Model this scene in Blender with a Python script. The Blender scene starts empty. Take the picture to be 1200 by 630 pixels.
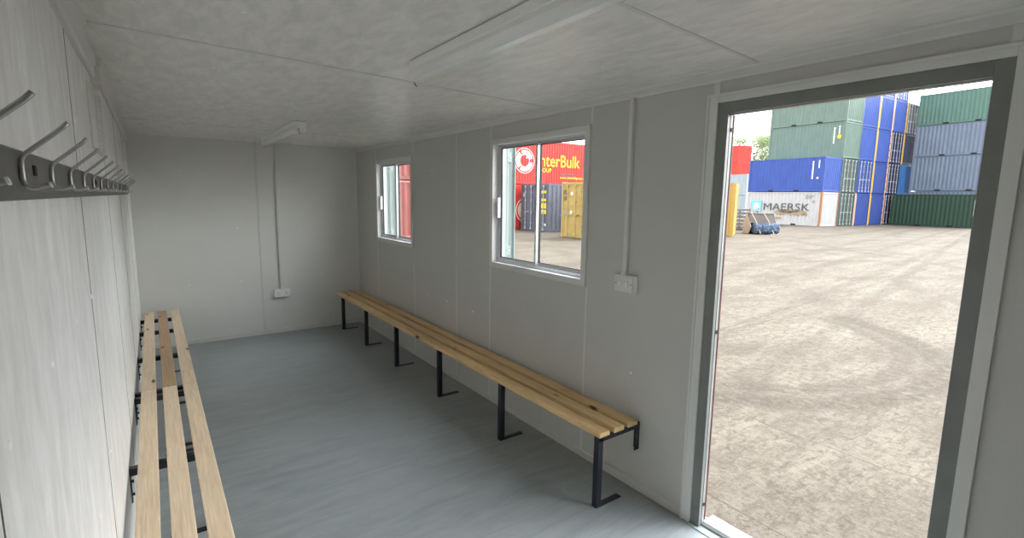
import bpy, bmesh, math, random
from mathutils import Vector, Matrix
random.seed(7)
SC = bpy.context.scene
COL = SC.collection
PI = math.pi
R = math.radians
GZ = -.10

# ------------------------------------------------------------------ materials
def new_mat(name):
    m = bpy.data.materials.new(name); m.use_nodes = True
    nt = m.node_tree
    return m, nt, nt.nodes['Principled BSDF']

def N(nt, kind, **kw):
    n = nt.nodes.new(kind)
    for k, v in kw.items():
        if k in n.inputs.keys(): n.inputs[k].default_value = v
        else: setattr(n, k, v)
    return n

def ramp(nt, fac, stops):
    r = nt.nodes.new('ShaderNodeValToRGB')
    el = r.color_ramp.elements
    while len(el) < len(stops): el.new(0.5)
    for e, (p, c) in zip(el, stops):
        e.position = p
        e.color = (c, c, c, 1) if isinstance(c, (int, float)) else (*c, 1)
    nt.links.new(fac, r.inputs['Fac'])
    return r.outputs['Color']

def coords(nt, scale=(1, 1, 1), rot=(0, 0, 0), kind='Object'):
    tc = nt.nodes.new('ShaderNodeTexCoord'); mp = nt.nodes.new('ShaderNodeMapping')
    mp.inputs['Scale'].default_value = scale; mp.inputs['Rotation'].default_value = rot
    nt.links.new(tc.outputs[kind], mp.inputs['Vector'])
    return mp.outputs['Vector']

def noise(nt, vec, scale=5., detail=4., rough=.55, dist=0.):
    n = N(nt, 'ShaderNodeTexNoise', Scale=scale, Detail=detail, Roughness=rough, Distortion=dist)
    nt.links.new(vec, n.inputs['Vector'])
    return n.outputs['Fac']

def mixc(nt, fac, a, b, mode='MIX'):
    m = nt.nodes.new('ShaderNodeMix'); m.data_type = 'RGBA'; m.blend_type = mode
    for sock, v in ((m.inputs[0], fac), (m.inputs[6], a), (m.inputs[7], b)):
        if isinstance(v, bpy.types.NodeSocket): nt.links.new(v, sock)
        elif isinstance(v, (int, float)): sock.default_value = v
        else: sock.default_value = (*v, 1)
    return m.outputs[2]

def bump(nt, h, bsdf, strength=.2, dist=.01):
    b = N(nt, 'ShaderNodeBump', Strength=strength, Distance=dist)
    nt.links.new(h, b.inputs['Height']); nt.links.new(b.outputs['Normal'], bsdf.inputs['Normal'])

def paint(name, col, rough=.45, metal=0., var=.12, scale=6., bmp=0., spec=.5):
    m, nt, b = new_mat(name)
    v = coords(nt)
    f = noise(nt, v, scale, 5)
    lo = tuple(c * (1 - var) for c in col); hi = tuple(min(1, c * (1 + var)) for c in col)
    nt.links.new(ramp(nt, f, [(.35, lo), (.65, hi)]), b.inputs['Base Color'])
    b.inputs['Roughness'].default_value = rough; b.inputs['Metallic'].default_value = metal
    b.inputs['Specular IOR Level'].default_value = spec
    if bmp: bump(nt, f, b, bmp)
    return m

def board_mat(name, col, stretch, rough, streak=.05, patch=.03, bmp=.08, rr=(.0, .0)):
    """vinyl faced wall board: faint fibre streaks, satin"""
    m, nt, b = new_mat(name)
    f1 = noise(nt, coords(nt, stretch), 9, 6, .6, .4)
    f2 = noise(nt, coords(nt), 2.2, 3)
    c = mixc(nt, f1, tuple(x * (1 - streak) for x in col), tuple(min(1, x * (1 + streak)) for x in col))
    g = ramp(nt, f2, [(.3, 1 - patch), (.7, 1.0)])
    if name == 'left_board':
        pt = noise(nt, coords(nt, (1, 3., .9)), 5.5, 6, .65, .3)
        c = mixc(nt, 1., c, ramp(nt, pt, [(.36, .86), (.64, 1.04)]), 'MULTIPLY')
    nt.links.new(mixc(nt, 1., c, g, 'MULTIPLY'), b.inputs['Base Color'])
    nt.links.new(ramp(nt, f1, [(.3, rough - rr[0]), (.7, rough + rr[1])]), b.inputs['Roughness'])
    bump(nt, f1, b, bmp, .004)
    return m

M = {}
M['wall_r'] = board_mat('shaded_right_board', (.54, .535, .51), (1, 1, .35), .42, .02, .03, .04)  # same vinyl as the left wall, its shade put into a darker base
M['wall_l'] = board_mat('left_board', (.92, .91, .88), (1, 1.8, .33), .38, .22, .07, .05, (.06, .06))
M['wall_b'] = board_mat('back_board', (.72, .722, .70), (1, 1, .4), .45, .02, .03, .04)  # same board toned down, dimmer light put into the base colour
def ceiling_mat():
    """marbled wrap: wavy satin ripples running along the boards"""
    m, nt, b = new_mat('ceiling_board')
    a = noise(nt, coords(nt, (1.5, .6, 1), (0, 0, R(8))), 4.5, 2.5, .5, .35)
    e = noise(nt, coords(nt, (2, .8, 1), (0, 0, R(8))), 34, 4, .6, 0.)
    c = mixc(nt, e, (.73, .72, .685), (.80, .79, .755))
    wv = noise(nt, coords(nt, (2.6, .9, 1), (0, 0, R(8))), 6.5, 5, .6, .5)
    c = mixc(nt, 1., c, ramp(nt, wv, [(.36, .90), (.62, 1.06)]), 'MULTIPLY')  # wavy sheen painted into the colour along with the marbling
    nt.links.new(c, b.inputs['Base Color'])
    nt.links.new(ramp(nt, a, [(.36, .44), (.64, .31)]), b.inputs['Roughness'])
    lo = noise(nt, coords(nt, (1.5, .6, 1), (0, 0, R(8))), 7., 2., .45, .3)
    bump(nt, lo, b, .35, .012)
    return m
M['ceil'] = ceiling_mat()
M['pvc'] = paint('white_pvc', (.80, .80, .79), .35, 0, .02)
M['pvc_trim'] = paint('trim_pvc', (.66, .658, .635), .38, 0, .02)
M['white'] = paint('white_enamel', (.86, .86, .85), .25, 0, .01)
M['alu'] = paint('brushed_aluminium', (.62, .63, .65), .32, .7, .05, 30)
M['frame_dark'] = paint('grey_door_steel', (.20, .21, .20), .45, .0, .08)
M['rubber'] = paint('black_rubber', (.02, .02, .02), .6)
M['gasket'] = paint('dark_red_gasket', (.16, .05, .04), .6)
M['steel_black'] = paint('black_painted_steel', (.012, .014, .024), .35, .0, .15)
M['rail_grey'] = paint('grey_steel_rail', (.115, .115, .11), .45, .3, .12, 14)
M['wire'] = paint('zinc_wire', (.42, .42, .41), .35, .8, .08, 20)
M['wire_tip'] = paint('white_tip', (.8, .8, .78), .4)
M['dark'] = paint('black_hole', (.01, .01, .01), .8)
M['crack'] = paint('dark_joint_gap', (.10, .10, .095), .8)  # dark joints between boards
M['shell'] = paint('cabin_shell_paint', (.30, .36, .38), .5)
M['shutter'] = paint('pale_grey_green_steel', (.30, .345, .33), .4, 0, .05)
M['cap'] = paint('cap_white', (.95, .95, .94), .3, 0, .0)
M['diffuser'] = paint('ribbed_diffuser', (.80, .81, .80), .14, 0, .01)
M['stop'] = paint('grey_white_stop', (.34, .35, .34), .4)
M['vent'] = paint('vent_plastic', (.70, .69, .65), .45, 0, .02)

def wood(name, base, dark):
    m, nt, b = new_mat(name)
    oi = nt.nodes.new('ShaderNodeObjectInfo')
    tc = nt.nodes.new('ShaderNodeTexCoord')
    add = N(nt, 'ShaderNodeVectorMath', operation='MULTIPLY_ADD')
    comb = nt.nodes.new('ShaderNodeCombineXYZ')
    for k in range(3): nt.links.new(oi.outputs['Random'], comb.inputs[k])
    nt.links.new(comb.outputs[0], add.inputs[0]); add.inputs[1].default_value = (7, 31, 13)
    nt.links.new(tc.outputs['Object'], add.inputs[2])
    def mapped(sc):
        mp = nt.nodes.new('ShaderNodeMapping'); mp.inputs['Scale'].default_value = sc
        nt.links.new(add.outputs[0], mp.inputs['Vector']); return mp.outputs['Vector']
    g = noise(nt, mapped((34, 1.1, 34)), 3.2, 6, .6, .9)
    fine = noise(nt, mapped((160, 3, 160)), 3., 4, .7)
    big = noise(nt, mapped((3, .8, 3)), 1.7, 3)
    vor = N(nt, 'ShaderNodeTexVoronoi', Scale=1.0); vor.inputs['Randomness'].default_value = 1.
    nt.links.new(mapped((9, 2.6, 5)), vor.inputs['Vector'])
    c = mixc(nt, ramp(nt, g, [(.38, 0.), (.68, 1.)]), base, dark)
    c = mixc(nt, ramp(nt, fine, [(.4, 0.), (.8, .5)]), c, tuple(x * .7 for x in dark))
    c = mixc(nt, ramp(nt, big, [(.35, 0.), (.75, .35)]), c, tuple(min(1, x * 1.25) for x in base))
    c = mixc(nt, ramp(nt, vor.outputs['Distance'], [(.07, 1.), (.13, 0.)]), c, (.09, .04, .02))
    nt.links.new(c, b.inputs['Base Color'])
    b.inputs['Roughness'].default_value = .42
    bump(nt, fine, b, .08, .003)
    return m
M['pine'] = wood('pale_pine', (.82, .66, .48), (.62, .45, .29))
M['pine_r'] = wood('golden_pine', (.88, .62, .32), (.56, .32, .12))
M['pine_brown'] = wood('brown_pine', (.52, .35, .20), (.36, .23, .12))

def floor_mat():
    m, nt, b = new_mat('grey_vinyl')
    f1 = noise(nt, coords(nt, (.25, 1.3, 1), (0, 0, R(-6))), 9, 9, .68, .8)
    f2 = noise(nt, coords(nt), 1.2, 3)
    f3 = noise(nt, coords(nt), 260, 2)
    c = mixc(nt, ramp(nt, f1, [(.35, 0.), (.75, 1.)]), (.23, .26, .265), (.35, .375, .38))
    c = mixc(nt, ramp(nt, f2, [(.4, 0.), (.7, .35)]), c, (.39, .405, .41))
    c = mixc(nt, ramp(nt, f3, [(.45, 0.), (.75, .25)]), c, (.48, .5, .5))
    nt.links.new(c, b.inputs['Base Color'])
    nt.links.new(ramp(nt, f1, [(.3, .36), (.7, .48)]), b.inputs['Roughness'])
    bump(nt, f3, b, .05, .001)
    return m
M['floor'] = floor_mat()

def ground_mat():
    m, nt, b = new_mat('dusty_concrete')
    v = coords(nt)
    base = noise(nt, v, .9, 8, .62, .4)
    c = mixc(nt, ramp(nt, base, [(.3, 0.), (.7, 1.)]), (.27, .235, .195), (.40, .36, .305))
    # dust patches drawn out in the driving direction
    st = noise(nt, coords(nt, (.35, 1.6, 1), (0, 0, R(22))), 1.1, 7, .62, 1.1)
    c = mixc(nt, ramp(nt, st, [(.42, 0.), (.68, .75)]), c, (.47, .43, .37))
    st2 = noise(nt, coords(nt, (.5, 2.6, 1), (0, 0, R(-28))), .8, 6, .6, 1.4)
    c = mixc(nt, ramp(nt, st2, [(.50, 0.), (.70, .6)]), c, (.235, .20, .168))
    # tyre tracks: arcs of large circles
    for i, (cx, cy, sc, lo, hi) in enumerate([(19., -11., .17, .80, .96), (-4., 22., .13, .86, .98), (30., 30., .1, .88, .98)]):
        mp = nt.nodes.new('ShaderNodeMapping'); tc = nt.nodes.new('ShaderNodeTexCoord')
        mp.inputs['Location'].default_value = (-cx, -cy, 0)
        nt.links.new(tc.outputs['Object'], mp.inputs['Vector'])
        w = N(nt, 'ShaderNodeTexWave', wave_type='RINGS', rings_direction='Z', Scale=sc, Distortion=1.6)
        w.inputs['Detail'].default_value = 3; w.inputs['Detail Scale'].default_value = 1.2
        nt.links.new(mp.outputs['Vector'], w.inputs['Vector'])
        msk = noise(nt, v, .25 + .07 * i, 3)
        k = mixc(nt, 1., ramp(nt, w.outputs['Fac'], [(lo, 0.), (hi, .55)]), ramp(nt, msk, [(.42, 0.), (.6, 1.)]), 'MULTIPLY')
        c = mixc(nt, k, c, (.22, .187, .155))
    # tyre tracks and turning scrubs
    wob = N(nt, 'ShaderNodeTexNoise', Scale=1.3, Detail=5.); nt.links.new(v, wob.inputs['Vector'])
    wv = N(nt, 'ShaderNodeVectorMath', operation='MULTIPLY_ADD'); nt.links.new(wob.outputs['Color'], wv.inputs[0]); wv.inputs[1].default_value = (.22, .22, 0); nt.links.new(v, wv.inputs[2])
    tread = ramp(nt, noise(nt, coords(nt, (1, 1, 1)), 9, 5, .7), [(.35, .25), (.6, 1.)])
    def band(c, src, width, amount, col, mask=None):
        ab = N(nt, 'ShaderNodeMath', operation='ABSOLUTE'); nt.links.new(src, ab.inputs[0])
        k = mixc(nt, 1., ramp(nt, ab.outputs[0], [(width * .4, amount), (width, 0.)]), tread, 'MULTIPLY')
        if mask is not None: k = mixc(nt, 1., k, mask, 'MULTIPLY')
        return mixc(nt, k, c, col)
    def ring(cx, cy, r):
        d = N(nt, 'ShaderNodeVectorMath', operation='DISTANCE'); nt.links.new(wv.outputs[0], d.inputs[0]); d.inputs[1].default_value = (cx + .11, cy + .11, GZ)
        q = N(nt, 'ShaderNodeMath', operation='SUBTRACT'); nt.links.new(d.outputs['Value'], q.inputs[0]); q.inputs[1].default_value = r
        return q.outputs[0]
    def line(px, py, deg):
        nx, ny = -math.sin(R(deg)), math.cos(R(deg))
        d = N(nt, 'ShaderNodeVectorMath', operation='DOT_PRODUCT'); nt.links.new(wv.outputs[0], d.inputs[0]); d.inputs[1].default_value = (nx, ny, 0)
        q = N(nt, 'ShaderNodeMath', operation='SUBTRACT'); nt.links.new(d.outputs['Value'], q.inputs[0]); q.inputs[1].default_value = px * nx + py * ny + .11 * (nx + ny)
        return q.outputs[0]
    sx = nt.nodes.new('ShaderNodeSeparateXYZ'); nt.links.new(v, sx.inputs[0])
    low = N(nt, 'ShaderNodeMapRange'); nt.links.new(sx.outputs['Y'], low.inputs['Value'])
    for kk, vv in (('From Min', 2.9), ('From Max', 3.9), ('To Min', 1.), ('To Max', 0.)): low.inputs[kk].default_value = vv
    dk = (.165, .138, .112); lt = (.50, .465, .40)
    c = band(c, ring(6.4, 4.05, 2.63), .24, .95, dk, low.outputs[0])
    c = band(c, ring(6.4, 4.05, 2.28), .15, .8, dk, low.outputs[0])
    for px, py, dg, wd, am, cc in ((8.5, 3.05, 9.7, .16, .5, dk), (8.5, 3.35, 9.4, .10, .3, lt), (9., 4.03, 7.3, .18, .5, dk), (9., 4.6, 7.6, .22, .3, lt), (9., 5.35, 8., .2, .5, dk), (9., 6.6, 9., .3, .45, dk),
                                   (12., 9., 24., .3, .5, dk), (14., 9., 20., .35, .3, lt), (18., 9., -8., .35, .45, dk), (22., 8., 52., .4, .45, dk), (24., 12., -20., .5, .3, lt), (30., 12., 5., .6, .45, dk)):
        c = band(c, line(px, py, dg), wd, am, cc)
    # slab joints running parallel to the cabin
    for jx in (2.83, 4.19, 5.46):
        mk = ramp(nt, noise(nt, v, .9, 2), [(.38, .3), (.5, 1.)])
        d = line(jx, 0, 90 + (1.5 if jx > 4 else -1))
        ab = N(nt, 'ShaderNodeMath', operation='ABSOLUTE'); nt.links.new(d, ab.inputs[0])
        c = mixc(nt, mixc(nt, 1., ramp(nt, ab.outputs[0], [(.002, .75), (.007, 0.)]), mk, 'MULTIPLY'), c, (.10, .08, .065))
    d = line(6.6, 3.86, 3.); ab = N(nt, 'ShaderNodeMath', operation='ABSOLUTE'); nt.links.new(d, ab.inputs[0])
    c = mixc(nt, ramp(nt, ab.outputs[0], [(.004, .6), (.014, 0.)]), c, (.10, .08, .065))
    # fine grit
    gr = noise(nt, v, 14, 6, .75)
    c = mixc(nt, ramp(nt, gr, [(.36, .7), (.54, 0.)]), c, (.20, .165, .13))
    gv = noise(nt, v, 45, 5, .8)
    c = mixc(nt, ramp(nt, gv, [(.55, 0.), (.75, .7)]), c, (.60, .57, .50))
    ri = noise(nt, coords(nt, (1.2, 4.5, 1), (0, 0, R(-70))), 5., 6, .7, .6)
    c = mixc(nt, ramp(nt, ri, [(.36, .7), (.5, 0.)]), c, (.19, .155, .122))
    c = mixc(nt, 1., c, (.45, .425, .388), 'MULTIPLY')
    nt.links.new(c, b.inputs['Base Color'])
    b.inputs['Roughness'].default_value = .9
    b.inputs['Specular IOR Level'].default_value = .2
    h = mixc(nt, .5, gr, base)
    bump(nt, h, b, .8, .05)
    return m
M['ground'] = ground_mat()

def glass_mat():
    m = bpy.data.materials.new('clear_glass'); m.use_nodes = True
    nt = m.node_tree; nt.nodes.clear()
    out = nt.nodes.new('ShaderNodeOutputMaterial')
    tr = nt.nodes.new('ShaderNodeBsdfTransparent'); tr.inputs[0].default_value = (.97, .98, .97, 1)
    gl = nt.nodes.new('ShaderNodeBsdfGlossy'); gl.inputs['Roughness'].default_value = .02
    lw = N(nt, 'ShaderNodeLayerWeight', Blend=.5)
    pw = N(nt, 'ShaderNodeMath', operation='POWER'); nt.links.new(lw.outputs['Facing'], pw.inputs[0]); pw.inputs[1].default_value = 5.
    ma = N(nt, 'ShaderNodeMath', operation='MULTIPLY_ADD'); nt.links.new(pw.outputs[0], ma.inputs[0]); ma.inputs[1].default_value = .8; ma.inputs[2].default_value = .03
    mx = nt.nodes.new('ShaderNodeMixShader')
    nt.links.new(ma.outputs[0], mx.inputs[0]); nt.links.new(tr.outputs[0], mx.inputs[1]); nt.links.new(gl.outputs[0], mx.inputs[2])
    nt.links.new(mx.outputs[0], out.inputs[0])
    return m
M['glass'] = glass_mat()

KC = .70
def steel(name, col, rust=0., var=.1):
    """painted container steel with light weathering and optional rust blotches"""
    m, nt, b = new_mat(name)
    col = tuple(x * KC for x in col)
    v = coords(nt)
    f = noise(nt, coords(nt, (1, 1, .35)), 2.5, 5, .6)
    c = mixc(nt, ramp(nt, f, [(.3, 0.), (.7, 1.)]), tuple(x * (1 - var) for x in col), tuple(min(1, x * (1 + var)) for x in col))
    if rust:
        r = noise(nt, v, 1.6, 7, .7)
        c = mixc(nt, ramp(nt, r, [(.62 - rust, 0.), (.70 - rust, .8)]), c, (.36, .20, .11))
    nt.links.new(c, b.inputs['Base Color'])
    b.inputs['Roughness'].default_value = .5
    b.inputs['Specular IOR Level'].default_value = .35
    return m
S = {
 'white': steel('white_container_paint', (.72, .73, .73), .0, .06),
 'blue': steel('blue_container_paint', (.05, .10, .40)),
 'blue2': steel('mid_blue_container_paint', (.06, .13, .50)),
 'green': steel('sage_green_container_paint', (.20, .30, .25)),
 'green3': steel('bright_sage_container_paint', (.15, .28, .22)),
 'darkgreen': steel('dark_green_container_paint', (.035, .085, .055)),
 'doorgreen': steel('grey_green_container_paint', (.10, .15, .13)),
 'bluegrey': steel('blue_grey_container_paint', (.25, .31, .40)),
 'navy': steel('navy_container_paint', (.025, .035, .10)),
 'sky': steel('bright_blue_container_paint', (.02, .17, .48)),
 'red': steel('red_container_paint', (.80, .045, .035)),
 'red_far': steel('orange_red_container_paint', (.82, .07, .045)),
 'salmon': steel('faded_red_container_paint', (.40, .12, .105), .0, .18),
 'salmon_rail': steel('pale_red_rail_paint', (.62, .26, .24)),
 'yellow': steel('yellow_container_paint', (.66, .42, .11)),
 'mustard': steel('mustard_container_paint', (.72, .54, .19), .03),
 'slate': steel('slate_grey_container_paint', (.16, .175, .24)),
 'pale': steel('pale_blue_container_paint', (.55, .63, .68)),
 'post_yellow': steel('yellow_post_paint', (1.0, .62, .08)),
 'post_pink': steel('faded_orange_post_paint', (1., .58, .40)),
 'post_rust': steel('rusty_post_paint', (.52, .26, .12)),
 'rod': steel('galvanised_rod', (.70, .72, .74)),
 'rodd': steel('dull_rod', (.30, .31, .33)),
 'rust': steel('rust_patch', (.50, .40, .26), .05, .25),
 'lt_white': paint('lettering_white', (.9, .9, .88), .5, 0, .01),
 'lt_yellow': paint('lettering_yellow', (.95, .72, .02), .5, 0, .01),
 'lt_dark': paint('lettering_dark', (.07, .09, .11), .5, 0, .01),
 'lt_cyan': paint('panel_light_blue', (.18, .58, .72), .5, 0, .02),
 'lt_grey': paint('lettering_grey', (.28, .30, .32), .5, 0, .01),
 'lt_cream': paint('lettering_cream', (.9, .8, .5), .5, 0, .01),
}

# ------------------------------------------------------------------ mesh helpers
class MB:
    def __init__(s): s.v = []; s.f = []; s.smooth = False
    def quad(s, pts):
        i = len(s.v); s.v += [tuple(p) for p in pts]; s.f.append(tuple(range(i, i + len(pts))))
        return s
    def box(s, a, b, mat=None):
        x0, y0, z0 = a; x1, y1, z1 = b
        x0, x1 = min(x0, x1), max(x0, x1); y0, y1 = min(y0, y1), max(y0, y1); z0, z1 = min(z0, z1), max(z0, z1)
        c = [(x0, y0, z0), (x1, y0, z0), (x1, y1, z0), (x0, y1, z0), (x0, y0, z1), (x1, y0, z1), (x1, y1, z1), (x0, y1, z1)]
        if mat is not None: c = [tuple(mat @ Vector(p)) for p in c]
        i = len(s.v); s.v += c
        s.f += [tuple(i + k for k in q) for q in ((0, 3, 2, 1), (4, 5, 6, 7), (0, 1, 5, 4), (1, 2, 6, 5), (2, 3, 7, 6), (3, 0, 4, 7))]
        return s
    def prism(s, poly, axis, a, b):
        """poly: 2D points; extruded along axis ('x','y','z') from a to b"""
        def P(p, t):
            if axis == 'x': return (t, p[0], p[1])
            if axis == 'y': return (p[0], t, p[1])
            return (p[0], p[1], t)
        n = len(poly); i = len(s.v)
        s.v += [P(p, a) for p in poly] + [P(p, b) for p in poly]
        s.f.append(tuple(i + k for k in range(n))); s.f.append(tuple(i + n + k for k in reversed(range(n))))
        for k in range(n):
            j = (k + 1) % n
            s.f.append((i + k, i + n + k, i + n + j, i + j))
        return s
    def tube(s, pts, r, seg=8, r2=None):
        pts = [Vector(p) for p in pts]; n = len(pts); i0 = len(s.v)
        up = None
        for k, p in enumerate(pts):
            d = (pts[min(k + 1, n - 1)] - pts[max(k - 1, 0)]).normalized()
            if up is None:
                up = d.orthogonal().normalized()
            up = (up - d * up.dot(d)).normalized(); sd = d.cross(up)
            rr = r if r2 is None else r + (r2 - r) * k / max(1, n - 1)
            for q in range(seg):
                a = 2 * PI * q / seg
                s.v.append(tuple(p + up * math.cos(a) * rr + sd * math.sin(a) * rr))
        for k in range(n - 1):
            for q in range(seg):
                a = i0 + k * seg + q; b = i0 + k * seg + (q + 1) % seg
                s.f.append((a, b, b + seg, a + seg))
        s.f.append(tuple(i0 + q for q in reversed(range(seg))))
        s.f.append(tuple(i0 + (n - 1) * seg + q for q in range(seg)))
        return s
    def mesh(s, name, mat=None):
        me = bpy.data.meshes.new(name); me.from_pydata(s.v, [], s.f); me.update()
        bm = bmesh.new(); bm.from_mesh(me); bmesh.ops.recalc_face_normals(bm, faces=bm.faces); bm.to_mesh(me); bm.free()
        if mat: me.materials.append(mat)
        return me
    def build(s, name, mat, parent=None, loc=None, bevel=0., smooth=False):
        o = bpy.data.objects.new(name, s.mesh(name, mat)); COL.objects.link(o)
        if parent is not None: o.parent = parent
        if loc is not None: o.location = loc
        if smooth:
            for p in o.data.polygons: p.use_smooth = True
        if bevel:
            md = o.modifiers.new('bevel', 'BEVEL'); md.width = bevel; md.segments = 2; md.limit_method = 'ANGLE'
        return o

def tag(o, label=None, cat=None, group=None, kind=None):
    if label: o['label'] = label
    if cat: o['category'] = cat
    if group: o['group'] = group
    if kind: o['kind'] = kind
    return o
def empty(name, loc=(0, 0, 0), rz=0.):
    o = bpy.data.objects.new(name, None); COL.objects.link(o)
    o.location = loc; o.rotation_euler = (0, 0, rz); o.empty_display_size = .1
    return o
def struct(o, label=None): return tag(o, label, kind='structure')

# ------------------------------------------------------------------ the room
W, L, H, Y0 = 2.39, 6.59, 2.30, -0.75
T = .11
GZ = -.10
D0, D1, DZ = .405, 1.417, 2.155         # door opening (outer edge of the steel frame)
w2 = (2.305, 3.338, 1.185, 2.108)       # window openings y0,y1,z0,z1
w1 = (4.89, 5.845, 1.205, 2.075)

floor = struct(MB().box((-T, Y0 - T, GZ), (W + T, L + T, 0)).build('floor', M['floor']), 'grey marbled vinyl floor of the cabin')
ceiling = struct(MB().box((-T, Y0 - T, H), (W + T, L + T, H + .14)).build('ceiling', M['ceil']), 'off white marbled ceiling boards')
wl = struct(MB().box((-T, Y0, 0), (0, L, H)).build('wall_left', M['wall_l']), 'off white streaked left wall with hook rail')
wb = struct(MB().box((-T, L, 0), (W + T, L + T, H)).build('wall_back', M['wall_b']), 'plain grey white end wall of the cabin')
wf = struct(MB().box((-T, Y0 - T, 0), (W + T, Y0, H)).build('wall_front', M['wall_b']), 'plain end wall behind the viewer')
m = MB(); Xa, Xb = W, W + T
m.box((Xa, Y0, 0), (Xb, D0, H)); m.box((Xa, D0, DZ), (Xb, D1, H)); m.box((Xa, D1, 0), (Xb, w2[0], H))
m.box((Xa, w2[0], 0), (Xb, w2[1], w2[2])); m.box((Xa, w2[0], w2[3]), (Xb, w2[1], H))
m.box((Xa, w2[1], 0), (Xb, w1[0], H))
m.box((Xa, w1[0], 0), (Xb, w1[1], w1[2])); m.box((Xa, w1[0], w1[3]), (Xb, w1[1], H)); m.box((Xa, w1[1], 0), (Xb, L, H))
wr = struct(m.build('wall_right', M['wall_r']), 'shade-toned off white wall with two windows and the doorway')
# outside cladding, behind the wall boards
m = MB()
def clad(y0, y1, z0, z1):
    m.box((Xb, y0, z0), (Xb + .012, y1, z1))
clad(Y0 - T, D0, GZ, H + .14); clad(D0, D1, DZ, H + .14); clad(D1, w2[0], GZ, H + .14)
clad(w2[0], w2[1], GZ, w2[2]); clad(w2[0], w2[1], w2[3], H + .14); clad(w2[1], w1[0], GZ, H + .14)
clad(w1[0], w1[1], GZ, w1[2]); clad(w1[0], w1[1], w1[3], H + .14); clad(w1[1], L + T, GZ, H + .14)
m.build('cladding_panel', M['shell'], wr)

# baseboards
struct(MB().prism([(L, 0), (L, .055), (L - .006, .055), (L - .010, .045), (L - .010, 0)], 'x', 0, W).build('baseboard_back', M['pvc_trim']), 'low white skirting along the end wall')
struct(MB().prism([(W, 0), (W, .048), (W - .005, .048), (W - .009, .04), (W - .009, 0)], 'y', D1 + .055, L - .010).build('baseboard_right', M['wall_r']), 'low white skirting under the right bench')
struct(MB().prism([(0, 0), (0, .048), (.005, .048), (.009, .04), (.009, 0)], 'y', Y0, L - .010).build('baseboard_left', M['pvc_trim']), 'low white skirting under the left bench')

# trims: cornices, joint strips
tn = [0]
def trim(mb, label, mat=None, bev=0.):
    tn[0] += 1
    return struct(mb.build('trim_%d' % tn[0], mat or M['pvc_trim'], bevel=bev), label)
trim(MB().prism([(W, H), (W, 2.252), (W - .010, 2.252), (W - .016, 2.260), (W - .016, H - .012), (W - .020, H - .003), (W - .020, H)], 'y', Y0, L),
     'cornice strip where right wall meets ceiling')
trim(MB().prism([(0, H), (0, 2.165), (.014, 2.165), (.020, 2.172), (.020, H - .016), (.030, H - .006), (.030, H)], 'y', Y0, 2.43),
     'deep cornice strip above the left wall, near length')
trim(MB().prism([(0, H), (0, 2.215), (.010, 2.215), (.020, 2.225), (.034, H - .012), (.034, H)], 'y', 3.02, L),
     'sloped cornice strip above the left wall, far length')
trim(MB().box((W - .004, D1 - .012 + .01, 2.19), (W, D1 + .026, 2.252)), 'short upright joint strip over the door corner')
trim(MB().box((W - .004, .40, 2.19), (W, .425, 2.252)), 'short upright joint strip over the door near corner')
# upright joint strips on the right wall
for (y, z0, z1, lb) in ((w2[0] - .045, .048, w2[2] - .05, 'faint upright joint below the near edge of window 2'),
                    (w2[0] - .045, w2[3] + .05, 2.252, 'faint upright joint above the near edge of window 2'),
                    (w2[1] + .045, .048, w2[2] - .05, 'faint upright joint below the far edge of window 2'),
                    (w2[1] + .045, w2[3] + .05, 2.252, 'faint upright joint above the far edge of window 2'),
                    (3.94, .048, 2.252, 'faint upright joint between the two windows'),
                    (w1[0] - .045, .048, w1[2] - .05, 'faint upright joint below the near edge of window 1'),
                    (w1[0] - .045, w1[3] + .05, 2.252, 'faint upright joint above the near edge of window 1'),
                    (w1[1] + .045, .048, w1[2] - .05, 'faint upright joint below the far edge of window 1'),
                    (w1[1] + .045, w1[3] + .05, 2.252, 'faint upright joint above the far edge of window 1')):
    trim(MB().prism([(W, y - .009), (W - .002, y - .007), (W - .002, y + .007), (W, y + .009)], 'z', z0, z1), lb)
trim(MB().prism([(1.188, L), (1.191, L - .003), (1.211, L - .003), (1.214, L)], 'z', .055, H), 'upright joint strip on the end wall')
# left wall joints: thin dark gaps
for (y, lb) in ((.80, 'nearest'), (2.0, 'second'), (3.2, 'third'), (4.4, 'fourth'), (5.6, 'farthest')):
    trim(MB().box((0, y - .0022, .048), (.0008, y + .0022, 2.165 if y < 2.5 else 2.215)), 'dark upright board joint on the left wall, %s of five' % lb, M['crack'])
# ceiling joints
def ceil_joint(ya, yb, lb):
    d = Vector((W, yb - ya, 0)); n = Vector((-d.y, d.x, 0)).normalized()
    def bar(w0, w1_, z0, z1):
        a = Vector((0, ya, 0)); b = Vector((W, yb, 0))
        p = [a + n * w0, b + n * w0, b + n * w1_, a + n * w1_]
        return MB().prism([(q.x, q.y) for q in p], 'z', z0, z1)
    t = trim(bar(-.009, .009, H - .0025, H), 'thin cover strip across the ceiling, ' + lb)
    bar(.009, .012, H - .0008, H).build('dark_gap', M['crack'], t)
ceil_joint(1.02, 1.235, 'nearest of three'); ceil_joint(2.413, 2.665, 'middle of three'); ceil_joint(5.26, 5.30, 'farthest of three')

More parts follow.
